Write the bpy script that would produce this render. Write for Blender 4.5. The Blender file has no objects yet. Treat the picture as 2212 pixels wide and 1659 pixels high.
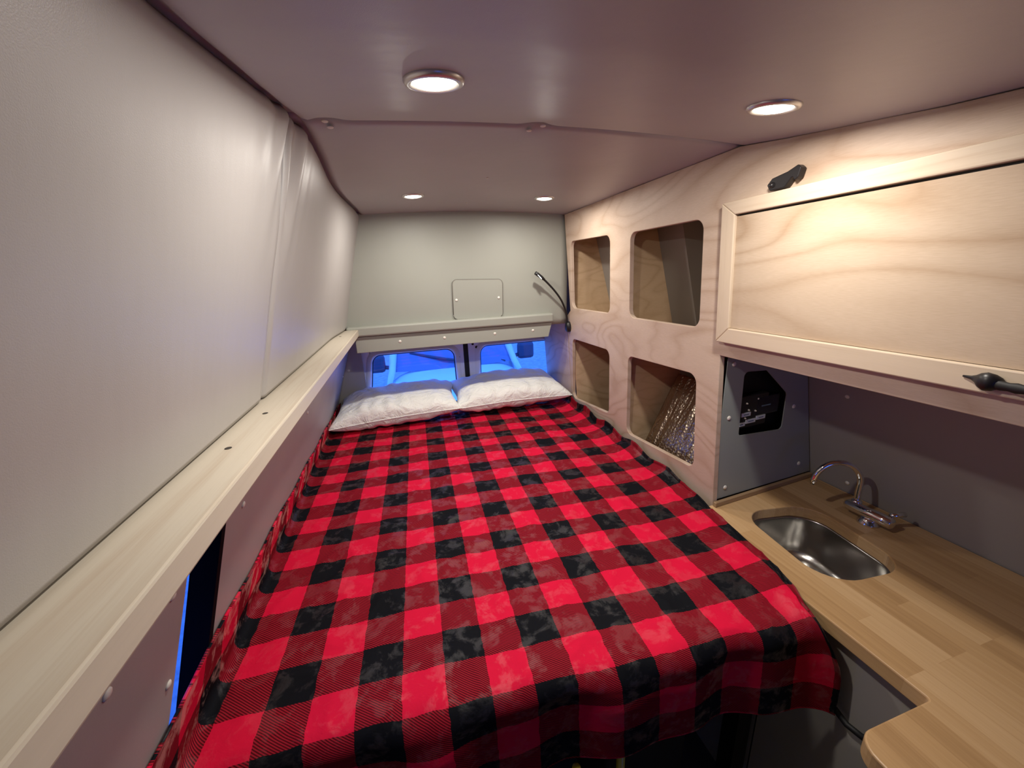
import bpy, bmesh, math, random
from mathutils import Vector, Matrix, noise
random.seed(7)
C = bpy.context.scene.collection
PI = math.pi
EYE = 1.66                                   # height of the eye over the van floor; all coordinates below are relative to it, moved up at the end

# ------------------------------------------------------------------ camera
cam = bpy.data.cameras.new('camera'); cam.sensor_width = 36; cam.lens = 825/2212*36; cam.clip_start = .01
co = bpy.data.objects.new('camera', cam); C.objects.link(co)
def _n(v): return v.normalized()
_Y = _n(Vector((862-1106, 604-829.5, 825))); _X = Vector((4170-1106, 460-829.5, 825)); _X = _n(_X-_Y*_X.dot(_Y)); _Z = _X.cross(_Y)
if _Z.y > 0: _Z = -_Z
Rr = Matrix((_X, _Y, _Z))                    # camera (x right, y down, z forward) -> van (x across, y to the rear doors, z up)
cx, cy, cz = Rr.col[0], -Rr.col[1], -Rr.col[2]
co.matrix_world = Matrix(((cx[0], cy[0], cz[0], 0), (cx[1], cy[1], cz[1], 0), (cx[2], cy[2], cz[2], 0), (0, 0, 0, 1)))
bpy.context.scene.camera = co

# ------------------------------------------------------------------ world, exposure
sc = bpy.context.scene
sc.view_settings.view_transform = 'Standard'; sc.view_settings.look = 'None'
sc.view_settings.exposure = 0.0; sc.view_settings.gamma = 1.0; sc.view_settings.use_curve_mapping = False
w = bpy.data.worlds.new('world'); sc.world = w; w.use_nodes = True
bg = w.node_tree.nodes['Background']; bg.inputs[0].default_value = (.055, .20, 1.0, 1); bg.inputs[1].default_value = 4.2
LAMP_W = 4.2                                 # watts of one ceiling puck lamp

# ------------------------------------------------------------------ materials
def mat(name, col=(.5, .5, .5), rough=.5, metal=0, spec=.5, **kw):
    m = bpy.data.materials.new(name); m.use_nodes = True
    b = m.node_tree.nodes['Principled BSDF']
    b.inputs['Base Color'].default_value = (*col, 1); b.inputs['Roughness'].default_value = rough
    b.inputs['Metallic'].default_value = metal; b.inputs['Specular IOR Level'].default_value = spec
    for k, v in kw.items(): b.inputs[k.replace('_', ' ')].default_value = v
    return m
class NT:
    def __init__(s, m): s.t = m.node_tree; s.b = s.t.nodes['Principled BSDF']
    def n(s, ty, **kw):
        nd = s.t.nodes.new(ty)
        for k, v in kw.items():
            if hasattr(nd, k) and not k[0].isupper(): setattr(nd, k, v)
            else: nd.inputs[k.replace('_', ' ')].default_value = v
        return nd
    def l(s, a, b): s.t.links.new(a, b)
    def math(s, op, a, b=None):
        nd = s.t.nodes.new('ShaderNodeMath'); nd.operation = op
        for i, v in enumerate((a, b)):
            if v is None: continue
            if isinstance(v, (int, float)): nd.inputs[i].default_value = v
            else: s.l(v, nd.inputs[i])
        return nd.outputs[0]
    def ramp(s, fac, stops):
        r = s.t.nodes.new('ShaderNodeValToRGB'); e = r.color_ramp.elements
        while len(e) < len(stops): e.new(.5)
        for i, (p, c) in enumerate(stops): e[i].position = p; e[i].color = (*c, 1)
        s.l(fac, r.inputs[0]); return r.outputs[0]
    def mapc(s, scale=(1, 1, 1), rot=(0, 0, 0)):
        tc = s.t.nodes.new('ShaderNodeTexCoord'); mp = s.t.nodes.new('ShaderNodeMapping')
        mp.inputs['Scale'].default_value = scale; mp.inputs['Rotation'].default_value = rot
        s.l(tc.outputs['Object'], mp.inputs[0]); return mp.outputs[0]
    def noise(s, vec, scale, detail=3, rough=.5, dist=0):
        nd = s.t.nodes.new('ShaderNodeTexNoise'); s.l(vec, nd.inputs['Vector'])
        nd.inputs['Scale'].default_value = scale; nd.inputs['Detail'].default_value = detail
        nd.inputs['Roughness'].default_value = rough; nd.inputs['Distortion'].default_value = dist
        return nd.outputs[0]
    def bump(s, h, strength, dist=.01, chain=None):
        b = s.t.nodes.new('ShaderNodeBump'); b.inputs['Strength'].default_value = strength; b.inputs['Distance'].default_value = dist
        s.l(h, b.inputs['Height'])
        if chain: s.l(chain, b.inputs['Normal'])
        s.l(b.outputs[0], s.b.inputs['Normal']); return b.outputs[0]
def vinyl(name, col, rough=.42, var=.06, bmp=.08):
    m = mat(name, col, rough, spec=.45); t = NT(m)
    v = t.mapc(); a = t.noise(v, 3.0, 2); f = t.noise(v, 900, 2)
    lo = tuple(c*(1-var) for c in col); hi = tuple(c*(1+var) for c in col)
    t.l(t.ramp(a, [(.3, lo), (.7, hi)]), t.b.inputs['Base Color'])
    wv = t.noise(t.mapc((9, 9, .8)), 2.2, 2)
    c = t.bump(wv, bmp, .01); t.bump(f, .12, .001, c)
    return m
def plywood(name, light, dark, rot=(0, 0, 0), scale=1.0, rough=.5):
    m = mat(name, light, rough, spec=.3); t = NT(m)
    v = t.mapc((scale*1, scale*1.0, scale*2.6), rot)
    n1 = t.noise(v, 1.5, 2, .45, .5)
    n2 = t.math('MULTIPLY', n1, 15.0)
    rings = t.math('PINGPONG', n2, .5)
    rings = t.math('POWER', t.math('MULTIPLY', rings, 2.0), 2.2)
    patch = t.noise(v, 1.1, 2)
    k = t.math('ADD', t.math('MULTIPLY', rings, t.math('MULTIPLY', patch, 1.15)), t.math('MULTIPLY', t.math('SUBTRACT', t.noise(v, 2.6, 4, .6, 1.0), .45), 1.1))
    mid = tuple(a*.55+b*.45 for a, b in zip(light, dark))
    base = t.ramp(k, [(.05, light), (.5, mid), (.95, dark)])
    fine = t.noise(t.mapc((60, 60, 900) if rot == (0, 0, 0) else (60, 900, 60)), 1.0, 3)
    mx = t.n('ShaderNodeMixRGB', blend_type='MULTIPLY'); mx.inputs[0].default_value = .35
    t.l(base, mx.inputs[1]); t.l(t.ramp(fine, [(.3, (.72, .68, .62)), (.7, (1, 1, 1))]), mx.inputs[2])
    t.l(mx.outputs[0], t.b.inputs['Base Color']); t.bump(fine, .05, .001)
    return m
def pine(name, light, dark, along='y'):
    m = mat(name, light, .45, spec=.35); t = NT(m)
    s = {'y': (26, .9, 26), 'z': (26, 26, .9), 'x': (.9, 26, 26)}[along]
    a = t.noise(t.mapc(s), 1.6, 4, .6, .4)
    f = t.noise(t.mapc(tuple(q*9 for q in s)), 1.5, 2)
    k = t.math('ADD', t.math('MULTIPLY', a, .75), t.math('MULTIPLY', f, .25))
    t.l(t.ramp(k, [(.32, dark), (.5, light), (.75, tuple(min(1, c*1.06) for c in light))]), t.b.inputs['Base Color'])
    t.bump(f, .06, .001)
    return m
def butcher():
    m = mat('butcher_block', (.5, .32, .16), .38, spec=.4); t = NT(m)
    tc = t.n('ShaderNodeTexCoord'); mp = t.n('ShaderNodeMapping'); t.l(tc.outputs['Object'], mp.inputs[0]); mp.inputs['Rotation'].default_value = (0, 0, PI/2)
    br = t.n('ShaderNodeTexBrick'); t.l(mp.outputs[0], br.inputs['Vector'])
    br.offset = .37; br.offset_frequency = 3; br.squash = 1
    for k, v in dict(Scale=1, Mortar_Size=.0003, Mortar_Smooth=.3, Bias=0, Brick_Width=.31, Row_Height=.041).items(): br.inputs[k.replace('_', ' ')].default_value = v
    br.inputs['Color1'].default_value = (0, 0, 0, 1); br.inputs['Color2'].default_value = (1, 1, 1, 1); br.inputs['Mortar'].default_value = (.2, .2, .2, 1)
    g = t.noise(t.mapc((70, 2.2, 70)), 1.5, 4, .65, .3); f = t.noise(t.mapc((300, 9, 300)), 2, 2)
    k = t.math('ADD', t.math('MULTIPLY', br.outputs[0], .42), t.math('ADD', t.math('MULTIPLY', g, .48), t.math('MULTIPLY', f, .14)))
    t.l(t.ramp(k, [(.18, (.34, .195, .085)), (.5, (.49, .305, .145)), (.85, (.62, .42, .23))]), t.b.inputs['Base Color'])
    t.bump(f, .05, .001)
    return m
def plaid():
    m = mat('plaid_plush', (.8, .01, .03), .55, spec=.3); t = NT(m)
    uv = t.n('ShaderNodeUVMap', uv_map='UVMap'); sp = t.n('ShaderNodeSeparateXYZ'); t.l(uv.outputs[0], sp.inputs[0])
    wb = t.noise(uv.outputs[0], 3.0, 2); wb = t.math('MULTIPLY', t.math('SUBTRACT', wb, .5), .10)
    U = t.math('ADD', sp.outputs[0], wb); V = t.math('ADD', sp.outputs[1], wb)
    a = t.math('FLOOR', t.math('PINGPONG', U, 1.0)) ; 
    a = t.math('LESS_THAN', t.math('MODULO', t.math('ADD', U, 40.0), 2.0), 1.0)      # 1 on the red columns
    b = t.math('LESS_THAN', t.math('MODULO', t.math('ADD', V, 40.0), 2.0), 1.0)      # 1 on the red rows
    s = t.math('ADD', a, b)
    red = t.math('GREATER_THAN', s, 1.5); blk = t.math('LESS_THAN', s, .5)
    tw = t.math('SINE', t.math('MULTIPLY', t.math('SUBTRACT', t.math('MULTIPLY', sp.outputs[0], 1.0), t.math('MULTIPLY', sp.outputs[1], 1.3)), 2*PI*13))
    tw = t.math('MULTIPLY', t.math('ADD', tw, 1.0), .5)
    mt = t.ramp(tw, [(.25, (.075, .003, .007)), (.75, (.34, .012, .026))])
    m1 = t.n('ShaderNodeMixRGB'); t.l(blk, m1.inputs[0]); t.l(mt, m1.inputs[1]); m1.inputs[2].default_value = (.006, .0065, .009, 1)
    m2 = t.n('ShaderNodeMixRGB'); t.l(red, m2.inputs[0]); t.l(m1.outputs[0], m2.inputs[1]); m2.inputs[2].default_value = (.66, .008, .045, 1)
    t.l(m2.outputs[0], t.b.inputs['Base Color'])
    nap = t.noise(uv.outputs[0], 1.5, 6, .66, .35)                                   # brushed nap: patches lie different ways
    t.l(t.ramp(nap, [(.50, (.0,)*3), (.59, (.36,)*3)]), t.b.inputs['Sheen Weight'])
    t.b.inputs['Sheen Roughness'].default_value = .38; t.b.inputs['Sheen Tint'].default_value = (1, .55, .45, 1)
    t.l(t.ramp(nap, [(.48, (.7,)*3), (.62, (.38,)*3)]), t.b.inputs['Roughness']); t.l(t.ramp(nap, [(.50, (.06,)*3), (.59, (.34,)*3)]), t.b.inputs['Specular IOR Level'])
    f = t.noise(uv.outputs[0], 220, 2)
    c = t.bump(nap, .35, .006); t.bump(f, .25, .0012, c)
    return m
def foil():
    m = mat('bubble_foil', (.42, .34, .27), .27, 1.0); t = NT(m)
    vo = t.n('ShaderNodeTexVoronoi', Scale=95.0); t.l(t.mapc(), vo.inputs['Vector'])
    c = t.bump(vo.outputs[0], .6, .003)
    t.bump(t.noise(t.mapc((4, 14, 3)), 3, 2), .4, .01, c)
    return m
VIN_CEIL = vinyl('vinyl_ceiling', (.41, .40, .425), .40)
VIN_WALL = vinyl('vinyl_wall', (.395, .378, .368), .40)
VIN_REAR = vinyl('vinyl_rear', (.32, .33, .29), .5, .03)
VIN_LOW = vinyl('vinyl_lower', (.40, .385, .37), .45)
GREY_WALL = vinyl('grey_wall', (.30, .28, .255), .5, .03)
GREY_PANEL = mat('grey_panel', (.30, .335, .325), .42)
CAB_GREY = vinyl('cabinet_grey', (.40, .37, .33), .5, .03)
PLY = plywood('plywood', (.60, .475, .38), (.42, .285, .195), scale=.75)
PLY_DOOR = plywood('plywood_door', (.55, .435, .325), (.38, .26, .165), scale=.62)
PLY_IN = plywood('plywood_inside', (.62, .45, .29), (.46, .31, .18))
FRAME_Y = pine('pine_frame_long', (.60, .49, .37), (.53, .41, .295), 'y')
FRAME_Z = pine('pine_frame_upright', (.60, .49, .37), (.53, .41, .295), 'z')
SHELF = pine('pine_shelf', (.54, .485, .395), (.48, .405, .315), 'y')
BUTCH = butcher()
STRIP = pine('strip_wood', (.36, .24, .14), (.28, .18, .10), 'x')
PLAID = plaid()
FOIL = foil()
LINEN = mat('white_cotton', (.90, .91, .88), .75, spec=.25)
_t = NT(LINEN); _c = _t.bump(_t.noise(_t.mapc((5, 9, 5)), 3.0, 4, .6, .8), .8, .02); _t.bump(_t.noise(_t.mapc(), 700, 1), .08, .0005, _c)
BLACK = mat('black_plastic', (.012, .012, .013), .4)
BLACK_M = mat('black_iron', (.015, .013, .014), .38, .2)
RUBBER = mat('black_rubber', (.004, .004, .0045), .6)
DARK = mat('dark_void', (.01, .01, .01), .8)
FLOORM = vinyl('floor_rubber', (.05, .048, .042), .6)
CHROME = mat('chrome', (.78, .78, .80), .07, 1.0)
STEEL = mat('brushed_steel', (.52, .51, .49), .24, 1.0)
_t = NT(STEEL); _t.bump(_t.noise(_t.mapc((8, 260, 8)), 2.0, 2), .07, .001)
SCREW = mat('screw_cap', (.75, .72, .66), .35)
SCREW_SHADE = mat('screw_and_gap_shade', (.03, .025, .02), .5)  # dark screws, and the painted shade in the door gap
DOORM = mat('door_metal', (.90, .91, .94), .38, spec=.5)
RING = mat('lamp_ring', (.62, .60, .58), .3, .6)
MATTR = mat('mattress_fabric', (.04, .045, .06), .9)
YEL = mat('yellow_paint', (.62, .55, .05), .35)
LABEL = mat('label_tape', (.75, .88, .93), .5)
INK = mat('label_ink', (.10, .18, .28), .6)
SCREEN = mat('display_glass', (.006, .008, .02), .12)
VANW = mat('white_van_paint', (.80, .82, .85), .3, Coat_Weight=.4)
VANG = mat('van_windscreen', (.12, .16, .25), .06, spec=.8)
VANB = mat('van_black_trim', (.04, .05, .07), .5)
ASPH = mat('asphalt', (.20, .20, .21), .9)
_t = NT(ASPH); _t.l(_t.ramp(_t.noise(_t.mapc(), 9, 5, .7), [(.3, (.26, .26, .27)), (.7, (.46, .45, .44))]), _t.b.inputs['Base Color'])
def emis(name, col, s):
    m = bpy.data.materials.new(name); m.use_nodes = True; nt = m.node_tree; nt.nodes.clear()
    e = nt.nodes.new('ShaderNodeEmission'); e.inputs[0].default_value = (*col, 1); e.inputs[1].default_value = s
    o = nt.nodes.new('ShaderNodeOutputMaterial'); nt.links.new(e.outputs[0], o.inputs[0]); return m
LENS = emis('lamp_lens', (1, .93, .80), 14)
LED = emis('reading_led', (1, 1, .92), 6)
def glass():
    m = bpy.data.materials.new('window_glass'); m.use_nodes = True; nt = m.node_tree; nt.nodes.clear()
    tr = nt.nodes.new('ShaderNodeBsdfTransparent'); tr.inputs[0].default_value = (.86, .93, 1, 1)
    gl = nt.nodes.new('ShaderNodeBsdfGlossy'); gl.inputs['Roughness'].default_value = .02
    lw = nt.nodes.new('ShaderNodeLayerWeight'); lw.inputs[0].default_value = .5; pw = nt.nodes.new('ShaderNodeMath'); pw.operation = 'POWER'; pw.inputs[1].default_value = 5; nt.links.new(lw.outputs['Facing'], pw.inputs[0]); ad = nt.nodes.new('ShaderNodeMath'); ad.operation = 'MULTIPLY_ADD'; ad.inputs[1].default_value = .6; ad.inputs[2].default_value = .03; nt.links.new(pw.outputs[0], ad.inputs[0])
    mx = nt.nodes.new('ShaderNodeMixShader'); nt.links.new(ad.outputs[0], mx.inputs[0]); nt.links.new(tr.outputs[0], mx.inputs[1]); nt.links.new(gl.outputs[0], mx.inputs[2])
    o = nt.nodes.new('ShaderNodeOutputMaterial'); nt.links.new(mx.outputs[0], o.inputs[0]); return m
GLASS = glass()

# ------------------------------------------------------------------ mesh helpers
WL = {}                                      # object -> its place in van coordinates
class MB:
    def __init__(s): s.v = []; s.f = []; s.uv = None
    def box(s, x0, x1, y0, y1, z0, z1, m=None):
        n = len(s.v); P = [(x, y, z) for z in (z0, z1) for y in (y0, y1) for x in (x0, x1)]
        if m: P = [m(*p) for p in P]
        s.v += P; s.f += [tuple(n+i for i in q) for q in ((0, 2, 3, 1), (4, 5, 7, 6), (0, 1, 5, 4), (2, 6, 7, 3), (0, 4, 6, 2), (1, 3, 7, 5))]
        return s
    def grid(s, fn, nu, nv, uvfn=None, keep=None):
        n = len(s.v)
        if s.uv is None and uvfn: s.uv = []
        for j in range(nv+1):
            for i in range(nu+1):
                a, b = i/nu, j/nv; s.v.append(tuple(fn(a, b)))
                if uvfn: s.uv.append(uvfn(a, b))
        for j in range(nv):
            for i in range(nu):
                if keep and not keep((i+.5)/nu, (j+.5)/nv): continue
                k = n+j*(nu+1)+i; s.f.append((k, k+1, k+nu+2, k+nu+1))
        return s
    def tube(s, pts, r, seg=12, cap=True):
        pts = [Vector(p) for p in pts]; n = len(s.v); R = r if isinstance(r, (list, tuple)) else [r]*len(pts)
        up = None
        for i, p in enumerate(pts):
            d = (pts[min(i+1, len(pts)-1)]-pts[max(i-1, 0)]).normalized()
            if up is None: up = d.orthogonal().normalized()
            up = (up-d*up.dot(d)).normalized(); sd = d.cross(up)
            for k in range(seg):
                a = 2*PI*k/seg; s.v.append(tuple(p+(up*math.cos(a)+sd*math.sin(a))*R[i]))
        for i in range(len(pts)-1):
            for k in range(seg):
                a = n+i*seg+k; b = n+i*seg+(k+1) % seg; s.f.append((a, b, b+seg, a+seg))
        if cap:
            s.f.append(tuple(n+k for k in reversed(range(seg)))); s.f.append(tuple(n+(len(pts)-1)*seg+k for k in range(seg)))
        return s
    def lathe(s, prof, c, axis=(0, 0, 1), seg=24):        # prof: (radius, distance along axis)
        ax = Vector(axis).normalized(); u = ax.orthogonal().normalized(); v = ax.cross(u); c = Vector(c); n = len(s.v)
        for r, h in prof:
            for k in range(seg):
                a = 2*PI*k/seg; s.v.append(tuple(c+ax*h+(u*math.cos(a)+v*math.sin(a))*r))
        for i in range(len(prof)-1):
            for k in range(seg):
                a = n+i*seg+k; b = n+i*seg+(k+1) % seg; s.f.append((a, b, b+seg, a+seg))
        s.f.append(tuple(n+k for k in reversed(range(seg)))); s.f.append(tuple(n+(len(prof)-1)*seg+k for k in range(seg)))
        return s
    def loft(s, loops, cap0=True, cap1=True):
        n = len(s.v); k = len(loops[0])
        for L in loops: s.v += [tuple(p) for p in L]
        for i in range(len(loops)-1):
            for j in range(k):
                a = n+i*k+j; b = n+i*k+(j+1) % k; s.f.append((a, b, b+k, a+k))
        if cap0: s.f.append(tuple(n+j for j in reversed(range(k))))
        if cap1: s.f.append(tuple(n+(len(loops)-1)*k+j for j in range(k)))
        return s
    def panel(s, outer, holes, c0, c1, fn, bevel=0):      # flat panel in (a,b) with holes, thickness c0..c1, placed by fn(a,b,c)
        cu = bpy.data.curves.new('tmp', 'CURVE'); cu.dimensions = '2D'; cu.fill_mode = 'BOTH'
        cu.extrude = (c1-c0)/2-bevel; cu.bevel_depth = bevel; cu.bevel_resolution = 1; cu.offset = -bevel
        for L in [outer]+list(holes):
            sp = cu.splines.new('POLY'); sp.points.add(len(L)-1); sp.use_cyclic_u = True
            for p, q in zip(sp.points, L): p.co = (q[0], q[1], 0, 1)
        o = bpy.data.objects.new('tmp', cu); C.objects.link(o)
        dg = bpy.context.evaluated_depsgraph_get(); dg.update(); me = bpy.data.meshes.new_from_object(o.evaluated_get(dg))
        bm = bmesh.new(); bm.from_mesh(me); bmesh.ops.remove_doubles(bm, verts=bm.verts, dist=1e-5)
        n = len(s.v); s.v += [tuple(fn(v.co.x, v.co.y, v.co.z+(c0+c1)/2)) for v in bm.verts]
        bm.verts.ensure_lookup_table()
        s.f += [tuple(n+v.index for v in f.verts) for f in bm.faces]
        bm.free(); bpy.data.meshes.remove(me); bpy.data.objects.remove(o); bpy.data.curves.remove(cu)
        return s
def rrect(x0, x1, y0, y1, r, seg=6): return rpoly([(x0, y0), (x1, y0), (x1, y1), (x0, y1)], r, seg)
def rpoly(P, r, seg=6):
    out = []; n = len(P); R = r if isinstance(r, (list, tuple)) else [r]*n
    for i in range(n):
        p = Vector(P[i]); a = (Vector(P[i-1])-p); b = (Vector(P[(i+1) % n])-p)
        if R[i] <= 0: out.append(tuple(p)); continue
        an = a.normalized(); bn = b.normalized(); ang = an.angle(bn); t = R[i]/math.tan(ang/2)
        p0 = p+an*t; p1 = p+bn*t; cc = p+(an+bn).normalized()*(R[i]/math.sin(ang/2))
        v0 = p0-cc; v1 = p1-cc; th = v0.angle(v1); sgn = 1 if v0.x*v1.y-v0.y*v1.x > 0 else -1
        for k in range(seg+1):
            q = sgn*th*k/seg; out.append((cc.x+v0.x*math.cos(q)-v0.y*math.sin(q), cc.y+v0.x*math.sin(q)+v0.y*math.cos(q)))
    return out
def mk(name, mb, m, parent=None, smooth=False, bevel=0, origin=None, solid=0, sub=0, recalc=True):
    vs = mb.v
    if origin is None:
        if parent: origin = WL[parent]
        else:
            xs, ys, zs = zip(*vs); origin = Vector(((min(xs)+max(xs))/2, (min(ys)+max(ys))/2, min(zs)))
    origin = Vector(origin)
    me = bpy.data.meshes.new(name); me.from_pydata([tuple(Vector(v)-origin) for v in vs], [], mb.f)
    if recalc:
        bm = bmesh.new(); bm.from_mesh(me); bmesh.ops.recalc_face_normals(bm, faces=bm.faces); bm.to_mesh(me); bm.free()
    if mb.uv:
        ul = me.uv_layers.new(name='UVMap')
        for lp in me.loops: ul.data[lp.index].uv = mb.uv[lp.vertex_index]
    me.materials.append(m)
    if smooth:
        for p in me.polygons: p.use_smooth = True
    o = bpy.data.objects.new(name, me); C.objects.link(o)
    if parent: o.parent = parent; o.location = origin-WL[parent]
    else: o.location = origin
    WL[o] = origin
    if bevel:
        b = o.modifiers.new('bevel', 'BEVEL'); b.width = bevel; b.segments = 2; b.limit_method = 'ANGLE'; b.angle_limit = math.radians(40)
    if solid:
        q = o.modifiers.new('solid', 'SOLIDIFY'); q.thickness = solid; q.offset = -1
    if sub:
        q = o.modifiers.new('sub', 'SUBSURF'); q.levels = sub; q.render_levels = sub
    if smooth == 'auto':
        try: me.set_sharp_from_angle(angle=math.radians(35))
        except Exception: pass
    return o
def tag(o, label, cat=None, group=None):
    o['label'] = label
    if cat: o['category'] = cat
    if group: o['group'] = group
    return o
def thing(name, loc, label, cat, group=None):
    o = bpy.data.objects.new(name, None); C.objects.link(o); o.location = loc; o.empty_display_size = .03; WL[o] = Vector(loc)
    return tag(o, label, cat, group)
def struct(o): o['kind'] = 'structure'; return o
def dome(c, r, ax, h=None):
    h = h or r*.5
    return MB().lathe([(r, 0), (r*.9, h*.5), (r*.6, h*.85), (r*.2, h)], c, ax, 12)
def lerp(a, b, t): return a+(b-a)*t
def sm(a, b, t):
    t = max(0, min(1, (t-a)/(b-a))); return t*t*(3-2*t)
def interp(T, x):
    if x <= T[0][0]: return T[0][1]
    for (a, va), (b, vb) in zip(T, T[1:]):
        if x <= b: return lerp(va, vb, (x-a)/(b-a))
    return T[-1][1]

# ------------------------------------------------------------------ the van's surfaces
SEAM = .862
CZ = [(-1.5, .19), (.2, .195), (.39, .215), (.47, .223), (.56, .236), (.74, .260), (.86, .279), (1.5, .280), (1.95, .281), (2.6, .281)]
def zc(x, y): return interp(CZ, y)+.016*max(-.5, 1-((x-.35)/.49)**2)
def xl(y, z):                                # left wall
    if z < -.218: return -.205+.32*z if z > -.8 else -.461-.05*(-.8-z)
    t = (z+.218)/.498
    x = lerp(-.285, -.139, t)
    x -= .020*math.sin(PI*sm(.86, 1.95, y))*max(0, t)**1.3   # padded panel between seam and rear
    x -= .012*math.exp(-((y-.45)/.35)**2)*t
    x += .018*sm(1.6, 1.95, y)*(1-t)
    return x
def xr(z): return 1.385-.27*(z+.76)          # van side wall on the right
def xp(z): return .857-.068*z                # plywood face

# ceiling: two padded panels with rolled edges
def ceil_fn(y0, y1):
    def f(a, b):
        x = lerp(-.20, 1.16, a); y = lerp(y0, y1, b); z = zc(x, y)
        for e in (y0, y1):
            d = abs(y-e)
            if e == SEAM or e == SEAM+.002: z += .012*(1-min(1, d/.012))**2
        dl = x-(xl(y, z)+.002)
        z += .014*(1-min(1, max(0, dl)/.016))**2
        z += .0025*noise.noise(Vector((x*3, y*3, 0)))
        # buttons pull the fabric up by the seam
        for bx in (-.095, .312):
            d2 = (x-bx)**2+(y-SEAM)**2; z += .008*math.exp(-d2/.0006)
        return (x, y, z)
    return f
c1 = struct(mk('ceiling', MB().grid(ceil_fn(-1.45, SEAM), 180, 240), VIN_CEIL, smooth=True, solid=-.01, recalc=False))
c2 = struct(mk('ceiling', MB().grid(ceil_fn(SEAM+.002, 2.46), 180, 200), VIN_CEIL, smooth=True, solid=-.01, recalc=False))
cb = MB().box(-.61, 1.5, -1.5, 2.5, .33, .35); struct(mk('ceiling', cb, DARK))
for (x, y, p) in ((-.096, .850, c1), (-.092, .885, c2), (.303, .884, c2), (.322, .850, c1), (.850, .880, c2), (.303, 1.298, c2), (.306, 1.718, c2)):
    q = dome((x, y, zc(x, y)-.0005), .0062 if y < 1 else .0035, (0, 0, -1), .0022); mk('snap_button', q, SCREW, p, True)

# left wall: upper padded panels (front, rear) and lower panel with the side window slot
def wallfn(y0, y1, seamend):
    def f(a, b):
        y = lerp(y0, y1, a); zt = interp(CZ, y)+.012; z = lerp(-.2135, zt, b)
        x = xl(y, z)
        d = abs(y-seamend); x -= .012*(1-min(1, d/.014))**2                # rolled edge at the seam
        d = zt-z; x -= .014*(1-min(1, d/.02))**2
        # fabric gathered at the top corner of the seam, folds running down from it
        k = math.exp(-((y-.84)/.10)**2)*sm(-.02, .26, z)
        x += .006*k*math.sin((y-.84)*95+(.27-z)*20)-.012*math.exp(-((y-.86)/.028)**2)*sm(.06, .25, z)
        x += .004*noise.noise(Vector((y*2.2, z*2.5, 3)))*sm(-.21, .0, z)
        return (x, y, z)
    return f
struct(mk('wall_left', MB().grid(wallfn(-1.45, .822, .822), 200, 80), VIN_WALL, smooth=True, solid=.006, recalc=False))
struct(mk('wall_left', MB().grid(wallfn(.824, 2.0, .824), 160, 80), VIN_WALL, smooth=True, solid=.006, recalc=False))
def wl(a, b, c): return (xl(a, min(b, -.22)) - c, a, b)
lowslot = rpoly([(.525, -.30), (.655, -.30), (.655, -.86), (.525, -.86)], .03)
lw = struct(mk('wall_left', MB().panel([(-1.45, -.80), (2.42, -.80), (2.42, -.232), (-1.45, -.232)], [[(.545, -.30), (.66, -.30), (.66, -.79), (.532, -.79)]], 0, .012, wl), VIN_LOW))
struct(mk('wall_left', MB().box(-.50, -.461, -1.45, 2.42, -1.66, -.80), VIN_LOW))
struct(mk('wall_left', MB().box(-.60, -.59, -1.5, .50, -.95, .34).box(-.60, -.59, 1.7, 2.45, -.95, .34).box(-.60, -.59, .50, 1.7, -.30, .34), DARK))  # unseen outer shell, added to keep sky light out around the slot
for (y, z) in ((.505, -.378), (.520, -.530), (.387, -.386), (.72, -.34), (.751, -.396)): mk('screw', dome((xl(y, z), y, z), .0065, (1, 0, -.3)), SCREW, lw, True)
for (y, z) in ((2.30, -.52), (1.3, -.40)): mk('screw', dome((xl(y, z), y, z), .006, (1, 0, -.3)), SCREW, lw, True)
jm = MB().box(-.040, 0, .652, .668, -.82, -.28, lambda x, y, z: (x+xl(.6, z), y, z))
struct(mk('window_3', jm, mat('window_seal', (.004, .004, .005), .8, spec=.05))); 
w3 = struct(mk('window_3', MB().box(-.044, -.041, .45, .74, -.86, -.26, lambda x, y, z: (x+xl(.6, z), y, z)), GLASS))

# right van wall, floor, front
rw = struct(mk('wall_right', MB().grid(lambda a, b: (xr(lerp(-1.0, .30, b)), lerp(-1.45, 2.46, a), lerp(-1.0, .30, b)), 40, 20), GREY_WALL, smooth=True, solid=-.012, recalc=False))
struct(mk('wall_right', MB().box(1.45, 1.47, -1.45, 2.46, -1.66, -1.0), GREY_WALL))
for (y, z) in ((.80, -.405), (.80, -.722)): mk('screw', dome((xr(z), y, z), .007, (-1, 0, -.2)), SCREW, rw, True)
struct(mk('window_4', MB().box(-.05, 1.05, -1.52, -1.515, -.85, -.30), GLASS))
struct(mk('wall_left', MB().box(-.60, -.295, -1.5, 2.44, -.262, -.252), DARK))  # hidden plate added to block sky light leaking in along the ledge
struct(mk('floor', MB().box(-.6, 1.5, -1.45, 2.5, -1.70, -1.66), FLOORM))
struct(mk('wall_front', MB().panel([(-.6, -1.66), (1.5, -1.66), (1.5, .34), (-.6, .34)], [rrect(.2, .72, -.78, -.42, .08)], 0, .04, lambda a, b, c: (a, -1.50+c, b)), vinyl('front_wall', (.30, .26, .23), .6)))

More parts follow.
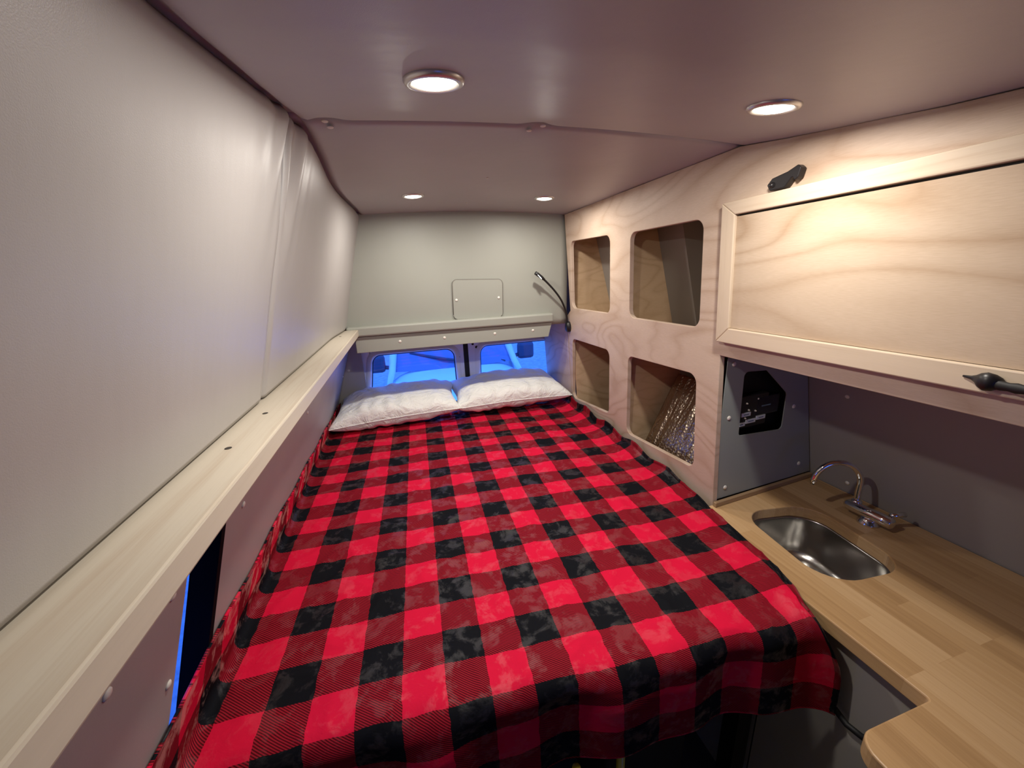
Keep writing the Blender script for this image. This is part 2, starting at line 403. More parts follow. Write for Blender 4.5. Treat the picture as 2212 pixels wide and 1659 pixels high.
# back wall above the ledge, with hatch
def bw(a, b, c): return (a, 1.938+.018*(.28-b)/.5+c, b)
bk = struct(mk('wall_back', MB().grid(lambda a, b: (lerp(-.30, .86, a), bw(0, lerp(-.27, .33, b), 0)[1]+.012*(lerp(0, 1, b)**8), lerp(-.27, .33, b)), 30, 20), VIN_REAR, smooth=True, solid=.012, recalc=False))
ht = thing('access_hatch', (.37, 1.95, -.205), 'small square rounded access hatch with two screws in the grey rear wall', 'hatch')
HX = [(.243, -.205), (.497, -.208), (.502, -.020), (.250, -.012)]
mk('hatch_panel', MB().panel(rpoly(HX, .022), [], -.006, 0, lambda a, b, c: bw(a, b, c-.001)), VIN_REAR, ht, bevel=.002)
mk('edge_trim', MB().tube([bw(a, b, -.004) for a, b in rpoly(HX, .022)+[rpoly(HX, .022)[0]]], .0032, 8), mat('hatch_edge', (.16, .15, .13), .6), ht, True)
for x in (.263, .480): mk('screw', dome(bw(x, -.110, -.007), .007, (0, -1, 0)), SCREW, ht, True)

# padded ledge and header board over the doors
lg = thing('rear_ledge', (.27, 1.93, -.325), 'padded grey ledge with screwed fascia across the rear above the door windows', 'ledge')
mk('padded_rail', MB().box(-.264, .768, 1.915, 1.975, -.252, -.206), VIN_REAR, lg, bevel=.008)
mk('fascia', MB().panel([(-.232, -.330), (.742, -.330), (.765, -.254), (-.232, -.254)], [], 0, .012, lambda a, b, c: (a, 1.932-(-.254-b)*.05+c, b)), VIN_REAR, lg, bevel=.002)
for x in (-.03, .186, .446, .655): mk('screw', dome((x, 1.931, -.290), .0075, (0, -1, 0)), SCREW, lg, True)
mk('end_block', MB().box(.775, .868, 1.99, 2.08, -.27, -.198), VIN_REAR, lg, bevel=.008)
struct(mk('trim_1', MB().box(-.43, -.262, 2.36, 2.375, -1.3, .1), VIN_LOW)); t1 = bpy.data.objects['trim_1']
mk('screw', dome((-.345, 2.36, -.50), .008, (0, -1, 0)), SCREW, t1, True)

# rear doors with windows
def door(n, x0, x1, hole, holes, dots):
    o = struct(mk('door_%d' % n, MB().panel([(x0, -1.4), (x1, -1.4), (x1, .3), (x0, .3)], [rpoly(hole, .055, 8)], 0, .03, lambda a, b, c: (a, 2.40+c, b)), DOORM, bevel=.003))
    rim = [( (p[0]-sum(q[0] for q in hole)/4)*1.13+sum(q[0] for q in hole)/4, (p[1]-sum(q[1] for q in hole)/4)*1.10+sum(q[1] for q in hole)/4) for p in hole]
    A = rpoly(rim, .07, 8); B = rpoly(hole, .055, 8)
    f = MB(); f.loft([[(a, 2.400, b) for a, b in A], [(a*.4+c*.6, 2.386, b*.4+d*.6) for (a, b), (c, d) in zip(A, B)], [(a*.1+c*.9, 2.388, b*.1+d*.9) for (a, b), (c, d) in zip(A, B)], [(c, 2.41, d) for c, d in B]], False, False)
    mk('window_surround', f, DOORM, o, True)
    wd = struct(mk('window_%d' % n, MB().panel(B, [], 0, .004, lambda a, b, c: (a, 2.418+c, b)), GLASS))
    mk('gasket', MB().tube([(a, 2.408, b) for a, b in B+[B[0]]], .0055, 8), RUBBER, wd, True)
    for (a, b, r) in dots: mk('bolt_hole', MB().lathe([(r, 0), (r, .006)], (a, 2.399, b), (0, -1, 0), 10).f and MB().lathe([(r, 0), (r*.9, .002)], (a, 2.3995 if b < -.5 else 2.399, b), (0, -1, 0), 10), RUBBER, o)
    return o
door(1, -.36, .343, [(-.205, -.432), (.284, -.432), (.290, -.98), (-.29, -.98)], 1, [(-.145, -.412, .004), (.05, -.412, .004), (.22, -.408, .004), (-.232, -.49, .005), (.313, -.49, .005)])
door(2, .374, 1.35, [(.452, -.432), (.985, -.432), (1.02, -.98), (.435, -.98)], 2, [(.556, -.41, .004), (.73, -.41, .005), (.405, -.415, .008), (.428, -.437, .009), (.43, -.50, .005)])
struct(mk('door_1', MB().box(.343, .374, 2.405, 2.43, -1.4, .3), RUBBER))
struct(mk('wall_back', MB().box(-.6, -.34, 2.405, 2.43, -1.66, .34).box(1.3, 1.5, 2.44, 2.46, -1.66, .34).box(-.6, 1.5, 2.435, 2.45, -1.66, -1.38), DARK))

# ------------------------------------------------------------------ ceiling lamps
def lamp(x, y, label, first=[None]):
    k = .28
    for _ in range(12): k = zc(x/.28*k, y/.28*k)                # along the sight line measured on the ceiling plane
    x, y, z = x/.28*k, y/.28*k, k
    if first[0] is None:
        t = thing('ceiling_light', (x, y, z), label, 'light', 'round ceiling puck lamps')
        mk('bezel', MB().lathe([(.0405, .002), (.041, -.001), (.039, -.0045), (.034, -.006), (.0305, -.0045), (.029, .002)], (x, y, z), (0, 0, 1), 40), RING, t, True)
        mk('lens', MB().lathe([(.029, .0), (.0285, -.004), (.022, -.0062), (.010, -.0073), (.001, -.0076)], (x, y, z), (0, 0, 1), 32), LENS, t, True)
        first[0] = t
    else:
        s = first[0]; t = s.copy(); C.objects.link(t); t.location = (x, y, z); WL[t] = Vector((x, y, z)); t['label'] = label
        for ch in list(s.children):
            if ch.type != 'MESH': continue
            c = ch.copy(); C.objects.link(c); c.parent = t
    # tilt with the ceiling
    e = .01; dzx = (zc(x+e, y)-zc(x-e, y))/(2*e); dzy = (zc(x, y+e)-zc(x, y-e))/(2*e)
    t.rotation_euler = (math.atan(dzy), -math.atan(dzx), 0)
    ld = bpy.data.lights.new('puck_lamp', 'AREA'); ld.shape = 'DISK'; ld.size = .05; ld.energy = LAMP_W; ld.color = (1, .93, .84)
    lo = bpy.data.objects.new('puck_lamp', ld); C.objects.link(lo); lo.location = (x, y, z-.012); lo.rotation_euler = t.rotation_euler
    return t
lamp(.083, .668, 'largest looking round ceiling lamp, in the front ceiling panel left of centre')
lamp(.705, .655, 'round ceiling lamp close to the plywood cabinets, in the front ceiling panel')
lamp(.080, 1.497, 'left one of the two round lamps in the rear ceiling panel')
lamp(.574, 1.514, 'right one of the two round lamps in the rear ceiling panel, near the plywood wall')

# ------------------------------------------------------------------ left wooden shelf
sh = thing('wooden_ledge', (-.25, .7, -.247), 'long pale pine ledge running along the left wall above the bed', 'shelf')
mk('board', MB().box(-.31, -.211, -1.2, 1.93, -.248, -.218, lambda x, y, z: (x-.05*(y > 1.9 and x < -.3), y-.03*(y > 1.9 and x < -.25), z)), SHELF, sh, bevel=.003)
for (x, y) in ((-.255, .735), (-.258, .585), (-.262, 1.72)): mk('screw', MB().lathe([(.0045, 0), (.0045, .0006)], (x, y, -.218), (0, 0, 1), 10), SCREW_SHADE, sh)

# ------------------------------------------------------------------ plywood cabinet wall with four cubbies and flip-up door
pc = thing('plywood_cabinet', (1.0, .9, -1.0), 'pale plywood cabinet wall with four square cubby openings and an overhead locker', 'cabinet')
top = [(y, interp(CZ, y)-.001) for y in (1.93, 1.5, .86, .74, .56, .47, .39, .2, -.6)]
outer = [(-.6, -.252), (.888, -.252), (.886, -.98), (2.38, -.98), (2.38, -.262), (1.985, -.262), (1.975, -.23), (1.93, -.2)]+top
cub = [[(1.49, .140), (1.876, .148), (1.905, -.184), (1.512, -.181)], [(.972, .130), (1.342, .132), (1.36, -.184), (.976, -.181)],
       [(1.526, -.349), (1.922, -.352), (1.97, -.71), (1.552, -.665)], [(.980, -.332), (1.373, -.345), (1.40, -.706), (.980, -.668)]]
fp = MB().panel(outer, [rpoly(c, .032, 7) for c in cub], 0, .018, lambda a, b, c: (xp(b)+c, a, b), bevel=.0018)
mk('face_panel', fp, PLY, pc)
mk('joint_line', MB().box(0, .0015, 1.9785, 1.9805, -.97, -.262, lambda x, y, z: (xp(z)-x+.0005, y, z)), mat('joint_brown', (.42, .29, .18), .7), pc)  # thin darker brown line along the seam between the panels
ins = MB()
def slab(y0, y1, z0, z1):                    # fills from the face to the van wall
    ins.v += [(xp(z)+.019, y, z) for z in (z0, z1) for y in (y0, y1)]+[(xr(z)-.002, y, z) for z in (z0, z1) for y in (y0, y1)]
    n = len(ins.v)-8
    ins.f += [tuple(n+i for i in q) for q in ((0, 1, 3, 2), (4, 6, 7, 5), (0, 4, 5, 1), (2, 3, 7, 6), (0, 2, 6, 4), (1, 5, 7, 3))]
slab(1.43, 1.445, -.97, .245); slab(1.94, 1.955, -.97, .245); slab(.952, .964, -.97, .245)
slab(.952, 1.955, -.270, -.255); slab(.952, 1.955, .225, .24); slab(.952, 1.955, -.985, -.97)
mk('cubby_lining', ins, PLY_IN, pc)
ob = MB(); ob.box(0, 1, -.6, .905, -.251, -.236, lambda x, y, z: (lerp(xp(z)+.019, xr(z)-.003, x), y, z))
mk('locker_bottom', ob, PLY_IN, pc)
# rib of the van wall seen inside the upper cubby
for q0, q1 in ((1.28, 1.4295), (1.446, 1.9395)):
    for z0, z1 in ((-.254, .224), (-.969, -.271)): mk('lining', MB().box(0, .108, q0, q1, z0, z1, lambda x, y, z: (xr(z)-.004-x, y, z)), GREY_WALL, pc)
# overhead door: mitred frame proud of the face, recessed panel, shade of the top gap painted as a dark strip
dr = mk('door', MB().box(.004, .012, -.6, .846, -.165, .1172, lambda x, y, z: (xp(z)-x, y, z)), PLY_DOOR, pc)
dr['label'] = 'recessed plywood door panel with swirling grain'
def fr(P, m, nm):
    mb = MB(); L0 = [(xp(b)-.020, a, b) for a, b in P]; L1 = [(xp(b), a, b) for a, b in P]; mb.loft([L0, L1]); return mk(nm, mb, m, dr, bevel=.0025)
fr([(.888, -.208), (.888, .154), (.845, .122), (.845, -.166)], FRAME_Z, 'door_stile')
fr([(.888, -.208), (.845, -.166), (-.6, -.166), (-.6, -.208)], FRAME_Y, 'door_rail')
fr([(.888, .154), (.845, .122), (-.6, .122), (-.6, .154)], FRAME_Y, 'door_rail')
mk('gap_shade', MB().box(.002, .003, -.6, .8445, .1170, .1222, lambda x, y, z: (xp(z)-x, y, z)), SCREW_SHADE, dr)  # dark strip stands in for the shade inside the gap
# latches
def face(a, b, c): return (xp(b)-c, a, b)    # on the plywood: along y, up z, off the face c
t = thing('cabinet_catch', face(.735, .160, .0), 'small black hooked catch on the plywood above the overhead door', 'latch')
HK = rpoly([(.760, .170), (.748, .182), (.712, .188), (.690, .196), (.682, .189), (.687, .172), (.694, .166), (.700, .176), (.717, .157), (.752, .157)], .003, 3)
mk('catch_body', MB().panel(HK, [], .003, .019, lambda a, b, c: face(a, b, c), bevel=.002), BLACK_M, t)
mk('pivot', MB().lathe([(.006, 0), (.006, .022), (.003, .025)], face(.747, .168, .0), (-1, 0, 0), 14), BLACK_M, t, True)
t = thing('strap_latch', face(.33, -.188, .02), 'black teardrop latch with ribbed strap on the lower rail of the overhead door', 'latch')
mb = MB(); L = []
for (y, r) in ((.372, .0015), (.362, .003), (.356, .006), (.350, .011), (.342, .0145), (.334, .013), (.328, .0085), (.325, .003)):
    L.append([(xp(-.186)-.020-.7*max(0, r*(1+math.cos(2*PI*k/16))), y, -.186+.03*(y-.35)+r*math.sin(2*PI*k/16)) for k in range(16)])
mk('latch_head', mb.loft(L), BLACK_M, t, True)
mb = MB(); L = []
for i in range(60):
    y = .334-.008*i; r = .0062+.0007*math.sin(i*2.6)
    L.append([(xp(-.19)-.030+r*.8*math.cos(2*PI*k/12), y, -.1885-.045*(.334-y)*.3+r*1.15*math.sin(2*PI*k/12)) for k in range(12)])
mk('ribbed_strap', mb.loft(L), RUBBER, t, True)
# foil insulation in the lower near cubby
def xf(z): return 1.136+.5*(z+.473)
t = mk('foil_insulation', MB().grid(lambda a, b: (xf(lerp(-.93, -.452, b))+.0035*noise.noise(Vector((a*22, b*2, 0)))+.0015*noise.noise(Vector((a*55, b*4, 4))), lerp(.95, 1.385, a), lerp(-.93, -.452, b)), 120, 60), FOIL, smooth=True, solid=.006)
tag(t, 'silvery bubble foil insulation sheet leaning inside the lower near cubby', 'insulation')

# ------------------------------------------------------------------ reading lamp
t = thing('reading_lamp', (.862, 1.955, -.285), 'black gooseneck reading lamp with small lit head beside the rear ledge', 'lamp')
mk('lamp_base', MB().loft([[(x, 1.952+.021*math.cos(q)*k_, -.289+.030*math.sin(q)*k_) for q in [2*PI*k/24 for k in range(24)]] for x, k_ in ((.879, .95), (.870, 1.0), (.860, .92), (.854, .7))]), BLACK, t, True)
gp = [(.862, 1.950, -.265), (.853, 1.944, -.215), (.828, 1.925, -.165), (.80, 1.91, -.125), (.765, 1.90, -.085), (.73, 1.895, -.05), (.705, 1.89, -.028)]
G = []
for i in range(len(gp)-1):
    for k in range(4):
        tt = k/4; p0 = Vector(gp[max(0, i-1)]); p1 = Vector(gp[i]); p2 = Vector(gp[i+1]); p3 = Vector(gp[min(len(gp)-1, i+2)])
        G.append(.5*((2*p1)+(-p0+p2)*tt+(2*p0-5*p1+4*p2-p3)*tt*tt+(-p0+3*p1-3*p2+p3)*tt**3))
G.append(Vector(gp[-1])); mk('gooseneck', MB().tube(G, .0052, 10), BLACK, t, True)
mk('lamp_head', MB().tube([(.709, 1.89, -.031), (.695, 1.888, -.020), (.672, 1.885, -.004), (.660, 1.884, .004)], [.006, .0085, .0095, .009], 14), BLACK, t, True)
mk('led_lens', MB().loft([[(.680+.014*math.cos(q)*s*.77-.006*math.sin(q)*0-h*.5, 1.876-.004*math.sin(q)*s-h, -.016-.011*math.cos(q)*s-.004*math.sin(q)*s) for q in [2*PI*k/16 for k in range(16)]] for s, h in ((1, 0), (.9, .003))]), LED, t)
ld = bpy.data.lights.new('reading_led', 'AREA'); ld.size = .02; ld.energy = .03; ld.color = (1, .95, .85)
lo = bpy.data.objects.new('reading_led', ld); C.objects.link(lo); lo.location = (.676, 1.868, -.024); lo.rotation_euler = (math.radians(-30), math.radians(25), 0)

# ------------------------------------------------------------------ worktop, sink, faucet, side panel
ZW = -.76
wp = [(.826, .884), (1.383, .926), (1.383, -.9), (.625, -.9), (.634, .241), (.655, .280), (.826, .284)]
sinkhole = rpoly([(.925, .525), (1.165, .505), (1.205, .79), (.965, .83)], [.085, .075, .085, .075], 8)
wr = [0, 0, 0, 0, .03, .03, .012]
wt = mk('worktop', MB().panel(rpoly([(.826, .884), (1.383, .926), (1.383, -.9), (.625, -.9), (.64, .285), (.826, .285)], [0, 0, 0, 0, .035, .006], 7), [sinkhole], ZW-.036, ZW, lambda a, b, c: (a, b, c), bevel=.003), BUTCH)
tag(wt, 'L shaped butcher block wooden worktop with an undermount sink cutout', 'countertop')
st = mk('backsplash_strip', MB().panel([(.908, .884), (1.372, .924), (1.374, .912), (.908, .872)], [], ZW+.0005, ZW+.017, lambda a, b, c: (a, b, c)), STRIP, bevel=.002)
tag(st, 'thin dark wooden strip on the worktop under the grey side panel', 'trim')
sk = thing('kitchen_sink', (1.06, .66, ZW-.20), 'brushed stainless steel undermount sink with rounded bowl in the wooden worktop', 'sink')
cxs = sum(p[0] for p in sinkhole)/len(sinkhole); cys = sum(p[1] for p in sinkhole)/len(sinkhole)
L = []
for s, z in ((1.10, -.0375), (1.0, -.0375), (.995, -.041), (.985, -.06), (.965, -.12), (.93, -.15), (.86, -.166), (.72, -.172), (.4, -.176), (.17, -.178), (.165, -.182), (.12, -.186)):
    L.append([(cxs+(a-cxs)*s, cys+(b-cys)*s, ZW+z) for a, b in sinkhole])
mk('bowl', MB().loft(L, False, True), STEEL, sk, True, recalc=True)
mk('drain', MB().lathe([(.022, 0), (.020, .003), (.012, .003), (.010, .001)], (cxs, cys, ZW-.184), (0, 0, 1), 20), CHROME, sk, True)
fa = thing('faucet', (1.288, .695, ZW), 'chrome gooseneck faucet behind the sink with a horizontal lever body', 'faucet')
mk('base', MB().lathe([(.027, 0), (.027, .004), (.020, .012), (.019, .02)], (1.268, .665, ZW), (0, 0, 1), 24), CHROME, fa, True)
mk('body', MB().tube([(1.262, .725, ZW+.030), (1.262, .720, ZW+.032), (1.268, .640, ZW+.032), (1.269, .612, ZW+.032), (1.269, .608, ZW+.032)], [.012, .0165, .0175, .0165, .012], 18), CHROME, fa, True)
pts = [(1.272, .706, ZW+.03), (1.274, .708, ZW+.06), (1.276, .710, ZW+.105)]
for k in range(1, 15):
    q = PI*k/15*1.12; d = Vector((-.118, .062, 0)).normalized(); r = .062
    cc = Vector((1.276, .710, ZW+.105))+d*r
    pts.append(tuple(cc-d*r*math.cos(q)+Vector((0, 0, r*1.08*math.sin(q)))))
mk('spout', MB().tube(pts, .0082, 14), CHROME, fa, True)
mk('collar', MB().lathe([(.0135, 0), (.0135, .010), (.010, .014)], (1.272, .706, ZW+.040), (0, 0, 1), 18), CHROME, fa, True)
mk('lever', MB().tube([(1.282, .625, ZW+.046), (1.300, .618, ZW+.050), (1.318, .612, ZW+.052)], [.007, .0062, .0072], 12), CHROME, fa, True)
# side panel between locker and worktop
RUB2 = RUBBER
cp = thing('control_panel', (1.1, .90, ZW+.018), 'grey metal end panel with a dark angled cutout holding controls, left of the sink', 'panel')
def sp(a, b, c): return (a, .888+(a-.905)*.08+c, b)
cut = rpoly([(.988, -.527), (1.186, -.54), (1.184, -.412), (1.075, -.321), (.979, -.314)], [.012, .014, .02, .014, .016], 5)
mk('plate', MB().panel([(.906, -.2535), (1.243, -.2535), (1.376, -.7415), (.909, -.7415)], [cut], 0, .003, sp), GREY_PANEL, cp)
for (x, z) in ((.931, -.284), (.937, -.457), (.957, -.705), (1.228, -.465), (1.306, -.695)): mk('screw', dome(sp(x, z, 0), .0075, (0, -1, 0)), SCREW, cp, True)
mk('recess', MB().box(.95, 1.22, .036, .040, -.56, -.29, lambda x, y, z: sp(x, z, y)).box(.95, 1.22, .004, .04, -.57, -.56, lambda x, y, z: sp(x, z, y)).box(.94, .95, .004, .04, -.56, -.29, lambda x, y, z: sp(x, z, y)).box(1.22, 1.23, .004, .04, -.56, -.29, lambda x, y, z: sp(x, z, y)), RUBBER, cp)
ms = mk('display_unit', MB().box(1.062, 1.165, .008, .035, -.475, -.412, lambda x, y, z: sp(x, z, y)), SCREEN, cp, bevel=.003)
mk('display_mark', MB().box(1.085, 1.125, .0072, .008, -.4455, -.4415, lambda x, y, z: sp(x, z, y)), mat('display_text', (.12, .2, .26), .5), ms)
mk('indicator', dome(sp(1.066, -.416, .008), .003, (0, -1, 0)), SCREW, ms, True)
mk('switch_plate', MB().box(.968, 1.112, .0085, .035, -.508, -.400, lambda x, y, z: sp(x, z, y)), BLACK, cp, bevel=.002)
for (x0, x1, z0, z1) in ((.998, 1.038, -.468, -.455), (.985, 1.018, -.500, -.487), (1.021, 1.063, -.494, -.481), (1.066, 1.106, -.488, -.475)):
    lb = mk('label', MB().box(x0, x1, .006, .0085, z0, z1, lambda x, y, z: sp(x, z, y)), LABEL, cp)
    mk('label_print', MB().box(x0+.010, x1-.009, .0054, .006, (z0+z1)/2-.0014, (z0+z1)/2+.0014, lambda x, y, z: sp(x, z, y)), INK, lb)
for (x, z) in ((1.016, -.424), (1.028, -.448), (1.016, -.474), (1.058, -.455)): mk('toggle', dome(sp(x, z, .0085), .003, (0, -1, 0), .006), SCREW, cp, True)
# base cabinet under the worktop
bc = thing('base_cabinet', (1.1, .3, -1.66), 'grey kitchen base cabinet under the wooden worktop', 'cabinet')
mk('side_panel', MB().box(.868, .884, .275, .87, -1.66, ZW-.037), CAB_GREY, bc)
mk('front_panel', MB().box(.68, .868, .235, .252, -1.66, ZW-.037), CAB_GREY, bc)
mk('return_panel', MB().box(.68, .695, -.9, .235, -1.66, ZW-.037), CAB_GREY, bc)
mk('door_gap', MB().box(.8665, .868, .598, .601, -1.6, -.85), RUBBER, bc)
cb_ = mk('cable', MB().tube([(.83, .47, -1.00), (.842, .44, -.97), (.846, .42, -.985), (.850, .395, -1.00), (.852, .365, -.995), (.852, .33, -.965), (.853, .29, -.95), (.83, .26, -.96)], .007, 10), RUBBER, smooth=True)
tag(cb_, 'thick black cable looping under the worktop beside the blanket corner', 'cable')

# ------------------------------------------------------------------ bed
ZB = -.763
bp = thing('bed', (.2, 1.45, -1.66), 'bed platform with dark mattress under the plaid blanket, filling the van rear', 'bed')
mk('mattress', MB().box(-.425, .80, .545, 2.34, -.90, ZB-.014), MATTR, bp, bevel=.03)
mk('platform', MB().box(-.44, .85, .56, 2.36, -.945, -.90), PLY_IN, bp)
for x in (-.40, .80):
    for y in (.60, 2.28): mk('leg', MB().box(x, x+.05, y, y+.05, -1.66, -.945), BLACK, bp)
CU = [(1, 0)]
def uv2xy(u, v):
    x = -.0774+.0823*u-.0033*v; y = .7667-.0050*u-.07742*v
    y += .012*math.exp(-((u-1)/6)**2)-.008
    x += .0006*v
    return x, y
UMIN, UMAX, VMIN, VMAX = -6.0, 11.85, -20.4, 6.05
def wr_(u, v):
    p = Vector((u, v, 0))
    h = .0035*noise.noise(p*.55)+.0045*abs(noise.noise(Vector((u*.8+3, v*.35, 1))))
    h += .004*(1-abs(noise.noise(Vector((u*.9+.5*v, v*.9-.3*u, 5)))))**4
    # pulled creases around the middle right
    for (cu, cv, r) in ((8.2, -3.2, 1.6), (5.0, -3.6, 1.1), (2.2, -8, 1.5), (10.2, 1.8, 1.0), (-1.5, -2.5, 1.2)):
        d = ((u-cu)**2+(v-cv)**2)/r**2
        h += .0045*math.exp(-d)*noise.noise(Vector((u*2.6+v*.8, v*1.1, cu)))
    return h
def edgevar(u): return .25*math.sin(u*.9+.4)+.22*noise.noise(Vector((u*.7, 0, 9)))
def blanket(u, v):
    vv = v
    uu = u
    vf = 2.7+1.7*(1-sm(-5.3, -3.4, u))
    x, y = uv2xy(uu, min(vv, vf)); z = ZB+.006+wr_(u, v)
    xw = xl(y, -.70)+.012
    # left: climbs the wall
    x0 = -.414
    if x < x0:
        s = x0-x; s *= interp([(.4, 1), (1.0, 1), (1.9, .9), (2.2, .8)], y)+.05*math.sin(v*1.3); rad = .020; am = math.radians(107); q = min(s/rad, am)
        ex = rad*math.sin(q); ez = rad*(1-math.cos(q))
        if s > rad*am: ex -= (s-rad*am)*.305; ez += (s-rad*am)*.952
        x = x0-ex+.005*(1+math.sin(v*2.1+.5))*min(1, s/.05)*max(0, 1-s/.15); z = ZB+.006+(z-ZB-.006)*max(0, 1-s/.03)+ez
        x = max(x, xl(y, min(-.3, z))+.0075)
    # right: lifts a little at the plywood, droops over the worktop edge
    if y > .86:
        lim = xp(-.75)-.012
        e = sm(.80, .91, x); z += .030*e*sm(.86, 1.0, y)*(.7+.3*math.sin(v*2.2))
        if x > lim: z += (x-lim)*.8; x = lim+(x-lim)*.05
        z += 0
    else:
        z = max(z+.012*sm(.74, .82, x), ZW+.0075) if x > .80 else z+.012*sm(.74, .82, x)
    lim = interp([(.44, .792), (.488, .800), (.54, .832), (.632, .852), (.744, .876), (.873, .894), (.90, .899), (2.4, .902)], y)+.003*math.sin(v*1.7)
    s_ = max(0, (vv-2.7)*.0774)
    lim += .050*sm(.03, .16, s_)
    if x > lim-.05: x = lim-.05+.05*(1-math.exp(-(x-lim+.05)/.05))
    # front: rolls over the mattress edge and hangs
    if vv > vf:
        s = (vv-vf)*.0774; rad = .045
        if s < rad*PI/2:
            a = s/rad; dy = rad*math.sin(a); dz = rad*(1-math.cos(a))
        else: dy = rad+.012*(s-rad*PI/2)/.2; dz = rad+(s-rad*PI/2)
        k = min(1, s/.12)
        dy += .012*k*math.sin(u*1.25+.8)+.006*k*math.sin(u*2.9)
        y -= dy; z -= dz*(.86+.05*math.sin(u*.8))
    # near right corner hangs in folds
    c = sm(9.6, 12.0, u)*sm(2.4, 5.0, v)
    z -= .045*c; y -= .02*c*math.sin(u*2.4)
    return (x, y, z)
def uvmap(a, b): return (lerp(UMIN, UMAX, a), lerp(VMIN, VMAX, b)+0)
bl = mk('plaid_blanket', MB().grid(lambda a, b: blanket(*uvmap(a, b)), 300, 420, uvmap), PLAID, smooth=True, solid=-.005, recalc=False)
tag(bl, 'red and black buffalo plaid plush blanket spread over the bed', 'blanket')

def pillow(cx0, cy0, cz0, L, W, H, rz, rx, ry, seed, label):
    Rm = Matrix.Rotation(rz, 3, 'Z') @ Matrix.Rotation(ry, 3, 'Y') @ Matrix.Rotation(rx, 3, 'X')
    def P(a, b, side):
        s = a*2-1; q = b*2-1
        edge = (1-abs(s)**2.6)*(1-abs(q)**2.6)
        h = H/2*max(0, edge)**.42
        x = s*L/2*(1-.07*(1-abs(q)**2)*abs(s)**6+ .0)*(1-.05*(q*q-0)*0); y = q*W/2*(1-.10*(1-s*s)*abs(q)**6)
        # pointed corners
        x *= 1-.02*(1-q*q); 
        n = .016*noise.noise(Vector((x*6+seed, y*7, side*3)))+.014*(abs(noise.noise(Vector((x*9+seed+y*4, y*6-x*3, side*5+2))))-.2)
        # gathers radiating from seam
        g = .006*math.sin(x*70+seed+6*noise.noise(Vector((x*6, seed, 0))))*abs(q)**3*(1-abs(q))*6
        z = side*h+(n+g)*min(1, edge*6)
        if side < 0: z *= .8
        return Vector((cx0, cy0, cz0))+Rm @ Vector((x, y, z))
    t = thing('pillow', (cx0, cy0, cz0-H/2), label, 'pillow', 'white pillows at the head of the bed')
    mb = MB(); n = 70
    mb.grid(lambda a, b: P(a, b, 1), n, n); k = len(mb.v); mb.grid(lambda a, b: P(a, b, -1), n, n)
    o = mk('pillow_body', mb, LINEN, t, True)
    bm = bmesh.new(); bm.from_mesh(o.data); bmesh.ops.remove_doubles(bm, verts=bm.verts, dist=.0006); bmesh.ops.recalc_face_normals(bm, faces=bm.faces); bm.to_mesh(o.data); bm.free()
    ed = [P(i/n, 0, 1) for i in range(n)]+[P(1, i/n, 1) for i in range(n)]+[P(1-i/n, 1, 1) for i in range(n)]+[P(0, 1-i/n, 1) for i in range(n+1)]
    mk('seam', MB().tube(ed, .0026, 6), LINEN, t, True)
    return t
pillow(-.084, 2.16, -.676, .67, .45, .175, math.radians(-2), math.radians(3), math.radians(-3), 1.3, 'white cotton pillow on the left, its corner against the left wall')
pillow(.556, 2.17, -.671, .675, .45, .185, math.radians(-1), math.radians(3), math.radians(0), 7.7, 'white cotton pillow on the right, touching the plywood wall')

# things on the floor below the bed
b = mk('storage_box', MB().box(.37, .62, .60, .98, -1.50, -1.06), BLACK, bevel=.01); tag(b, 'black box under the bed front beneath the blanket hem', 'box')
b2 = mk('yellow_bar', MB().tube([(.345, .50, -1.66), (.345, .50, -.98)], .009, 10), YEL, smooth=True); tag(b2, 'shiny yellow upright bar showing below the blanket hem, beside the black box', 'bar', 'yellow bars under the bed')
b3 = mk('yellow_bar', MB().tube([(.235, .49, -1.66), (.235, .49, -.975)], .009, 10), YEL, smooth=True); tag(b3, 'yellow upright bar barely showing below the blanket hem, farther left of the two', 'bar', 'yellow bars under the bed')

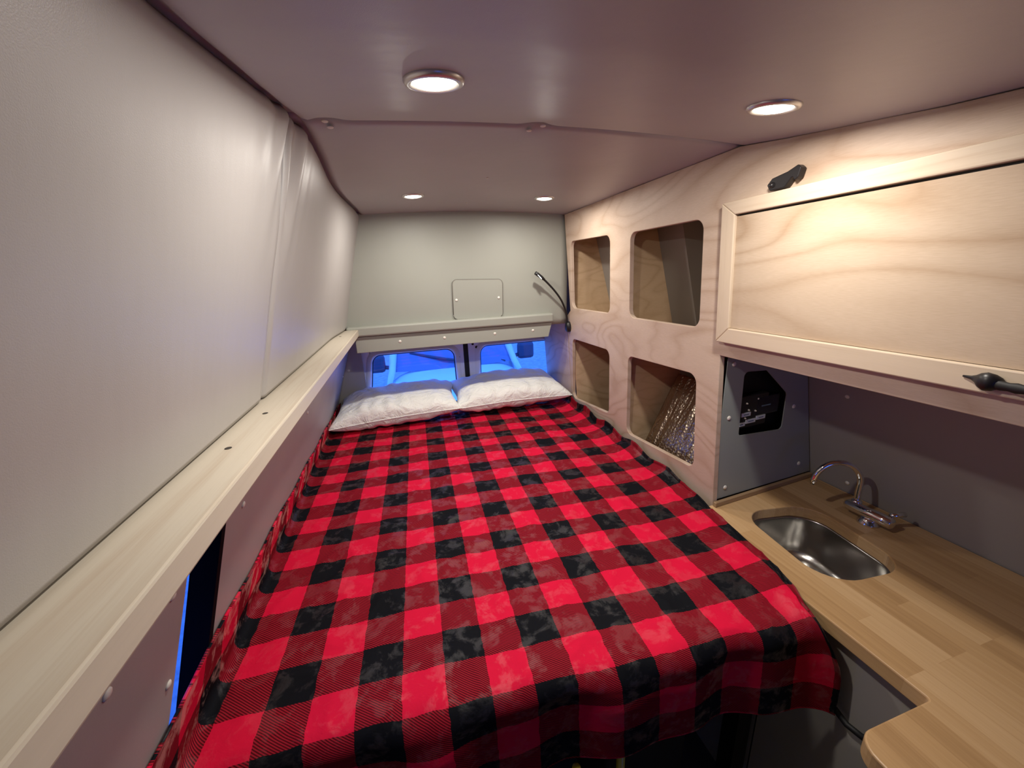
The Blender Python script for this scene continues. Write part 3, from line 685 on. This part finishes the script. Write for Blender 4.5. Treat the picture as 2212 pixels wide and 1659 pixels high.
# ------------------------------------------------------------------ outside: parked white van nose to tail, asphalt
struct(mk('ground', MB().box(-9, 11, -4, 30, -2.36, -2.34), ASPH))
vn = thing('parked_van', (.65, 5.2, -2.34), 'white van parked nose towards the rear windows outside', 'van')
vx = .65
def prof(s, y, z): return (vx+s, y, z)
hood = MB().grid(lambda a, b: (vx+lerp(-1, 1, a)*lerp(1.0, .88, b)*(1-.0*b), lerp(4.35, 5.50, b)+.12*(1-(2*a-1)**2)*-1*(1-b), lerp(-1.62, -1.27, b**.8)+.05*(1-(2*a-1)**2)-.10*abs(2*a-1)**6), 40, 20)
mk('hood', hood, VANW, vn, True, solid=.02)
mk('front_body', MB().grid(lambda a, b: (vx+lerp(-1, 1, a)*.98, 4.35-.12*(1-(2*a-1)**2)-.05*math.sin(PI*b), lerp(-2.1, -1.62, b)+(.05*(1-(2*a-1)**2)-.10*abs(2*a-1)**6)*b), 30, 10), VANW, vn, True, solid=.02)
ws = mk('windscreen', MB().grid(lambda a, b: (vx+lerp(-1, 1, a)*lerp(.87, .74, b), lerp(5.48, 6.1, b)-.10*(1-(2*a-1)**2), lerp(-1.27+.02, -.45, b)), 24, 12), VANG, vn, True)
for s in (-1, 1):
    mk('roof_pillar', MB().tube([(vx+s*.96, 5.25, -1.44), (vx+s*.89, 5.46, -1.24), (vx+s*.83, 5.75, -.90), (vx+s*.75, 6.1, -.43)], [.03, .05, .055, .055], 8), VANW, vn, True)
    mk('side_panel', MB().grid(lambda a, b: (vx+s*lerp(1.0, lerp(1.0, .78, b), 1), lerp(5.3, 7.5, a)+.5*b*(1-a), lerp(-2.0, -.4, b)), 6, 8), VANW, vn, True, solid=.02)
    mk('fender', MB().grid(lambda a, b: (vx+s*(.98+.02*b), lerp(4.4, 5.4, a), lerp(-2.0, lerp(-1.70, -1.40, a), b)), 8, 6), VANW, vn, True, solid=.02)
    mr = mk('side_mirror', MB().box(-.13, .13, -.06, .06, -.13, .13, lambda x, y, z: (vx+s*(1.10)+x, 5.55+y, -1.12+z)), VANB, vn, bevel=.05)
    mk('mirror_arm', MB().tube([(vx+s*.86, 5.55, -1.2), (vx+s*1.0, 5.55, -1.18)], .03, 8), VANB, vn, True)
mk('roof', MB().box(vx-.76, vx+.76, 6.08, 8.5, -.46, -.40), VANW, vn, bevel=.02)
mk('wiper', MB().tube([(vx-.62, 5.62, -1.03), (vx-.15, 5.44, -1.12), (vx+.30, 5.36, -1.20)], .022, 6), VANB, vn, True)
mk('wiper', MB().tube([(vx+.28, 5.60, -1.12), (vx+.75, 5.46, -1.24)], .014, 6), VANB, vn, True)
mk('grille', MB().box(vx-.5, vx+.5, 4.16, 4.2, -1.95, -1.75), VANB, vn, bevel=.02)

# ------------------------------------------------------------------ floor to height zero
for o in list(C.objects):
    if o.parent is None: o.location.z += EYE
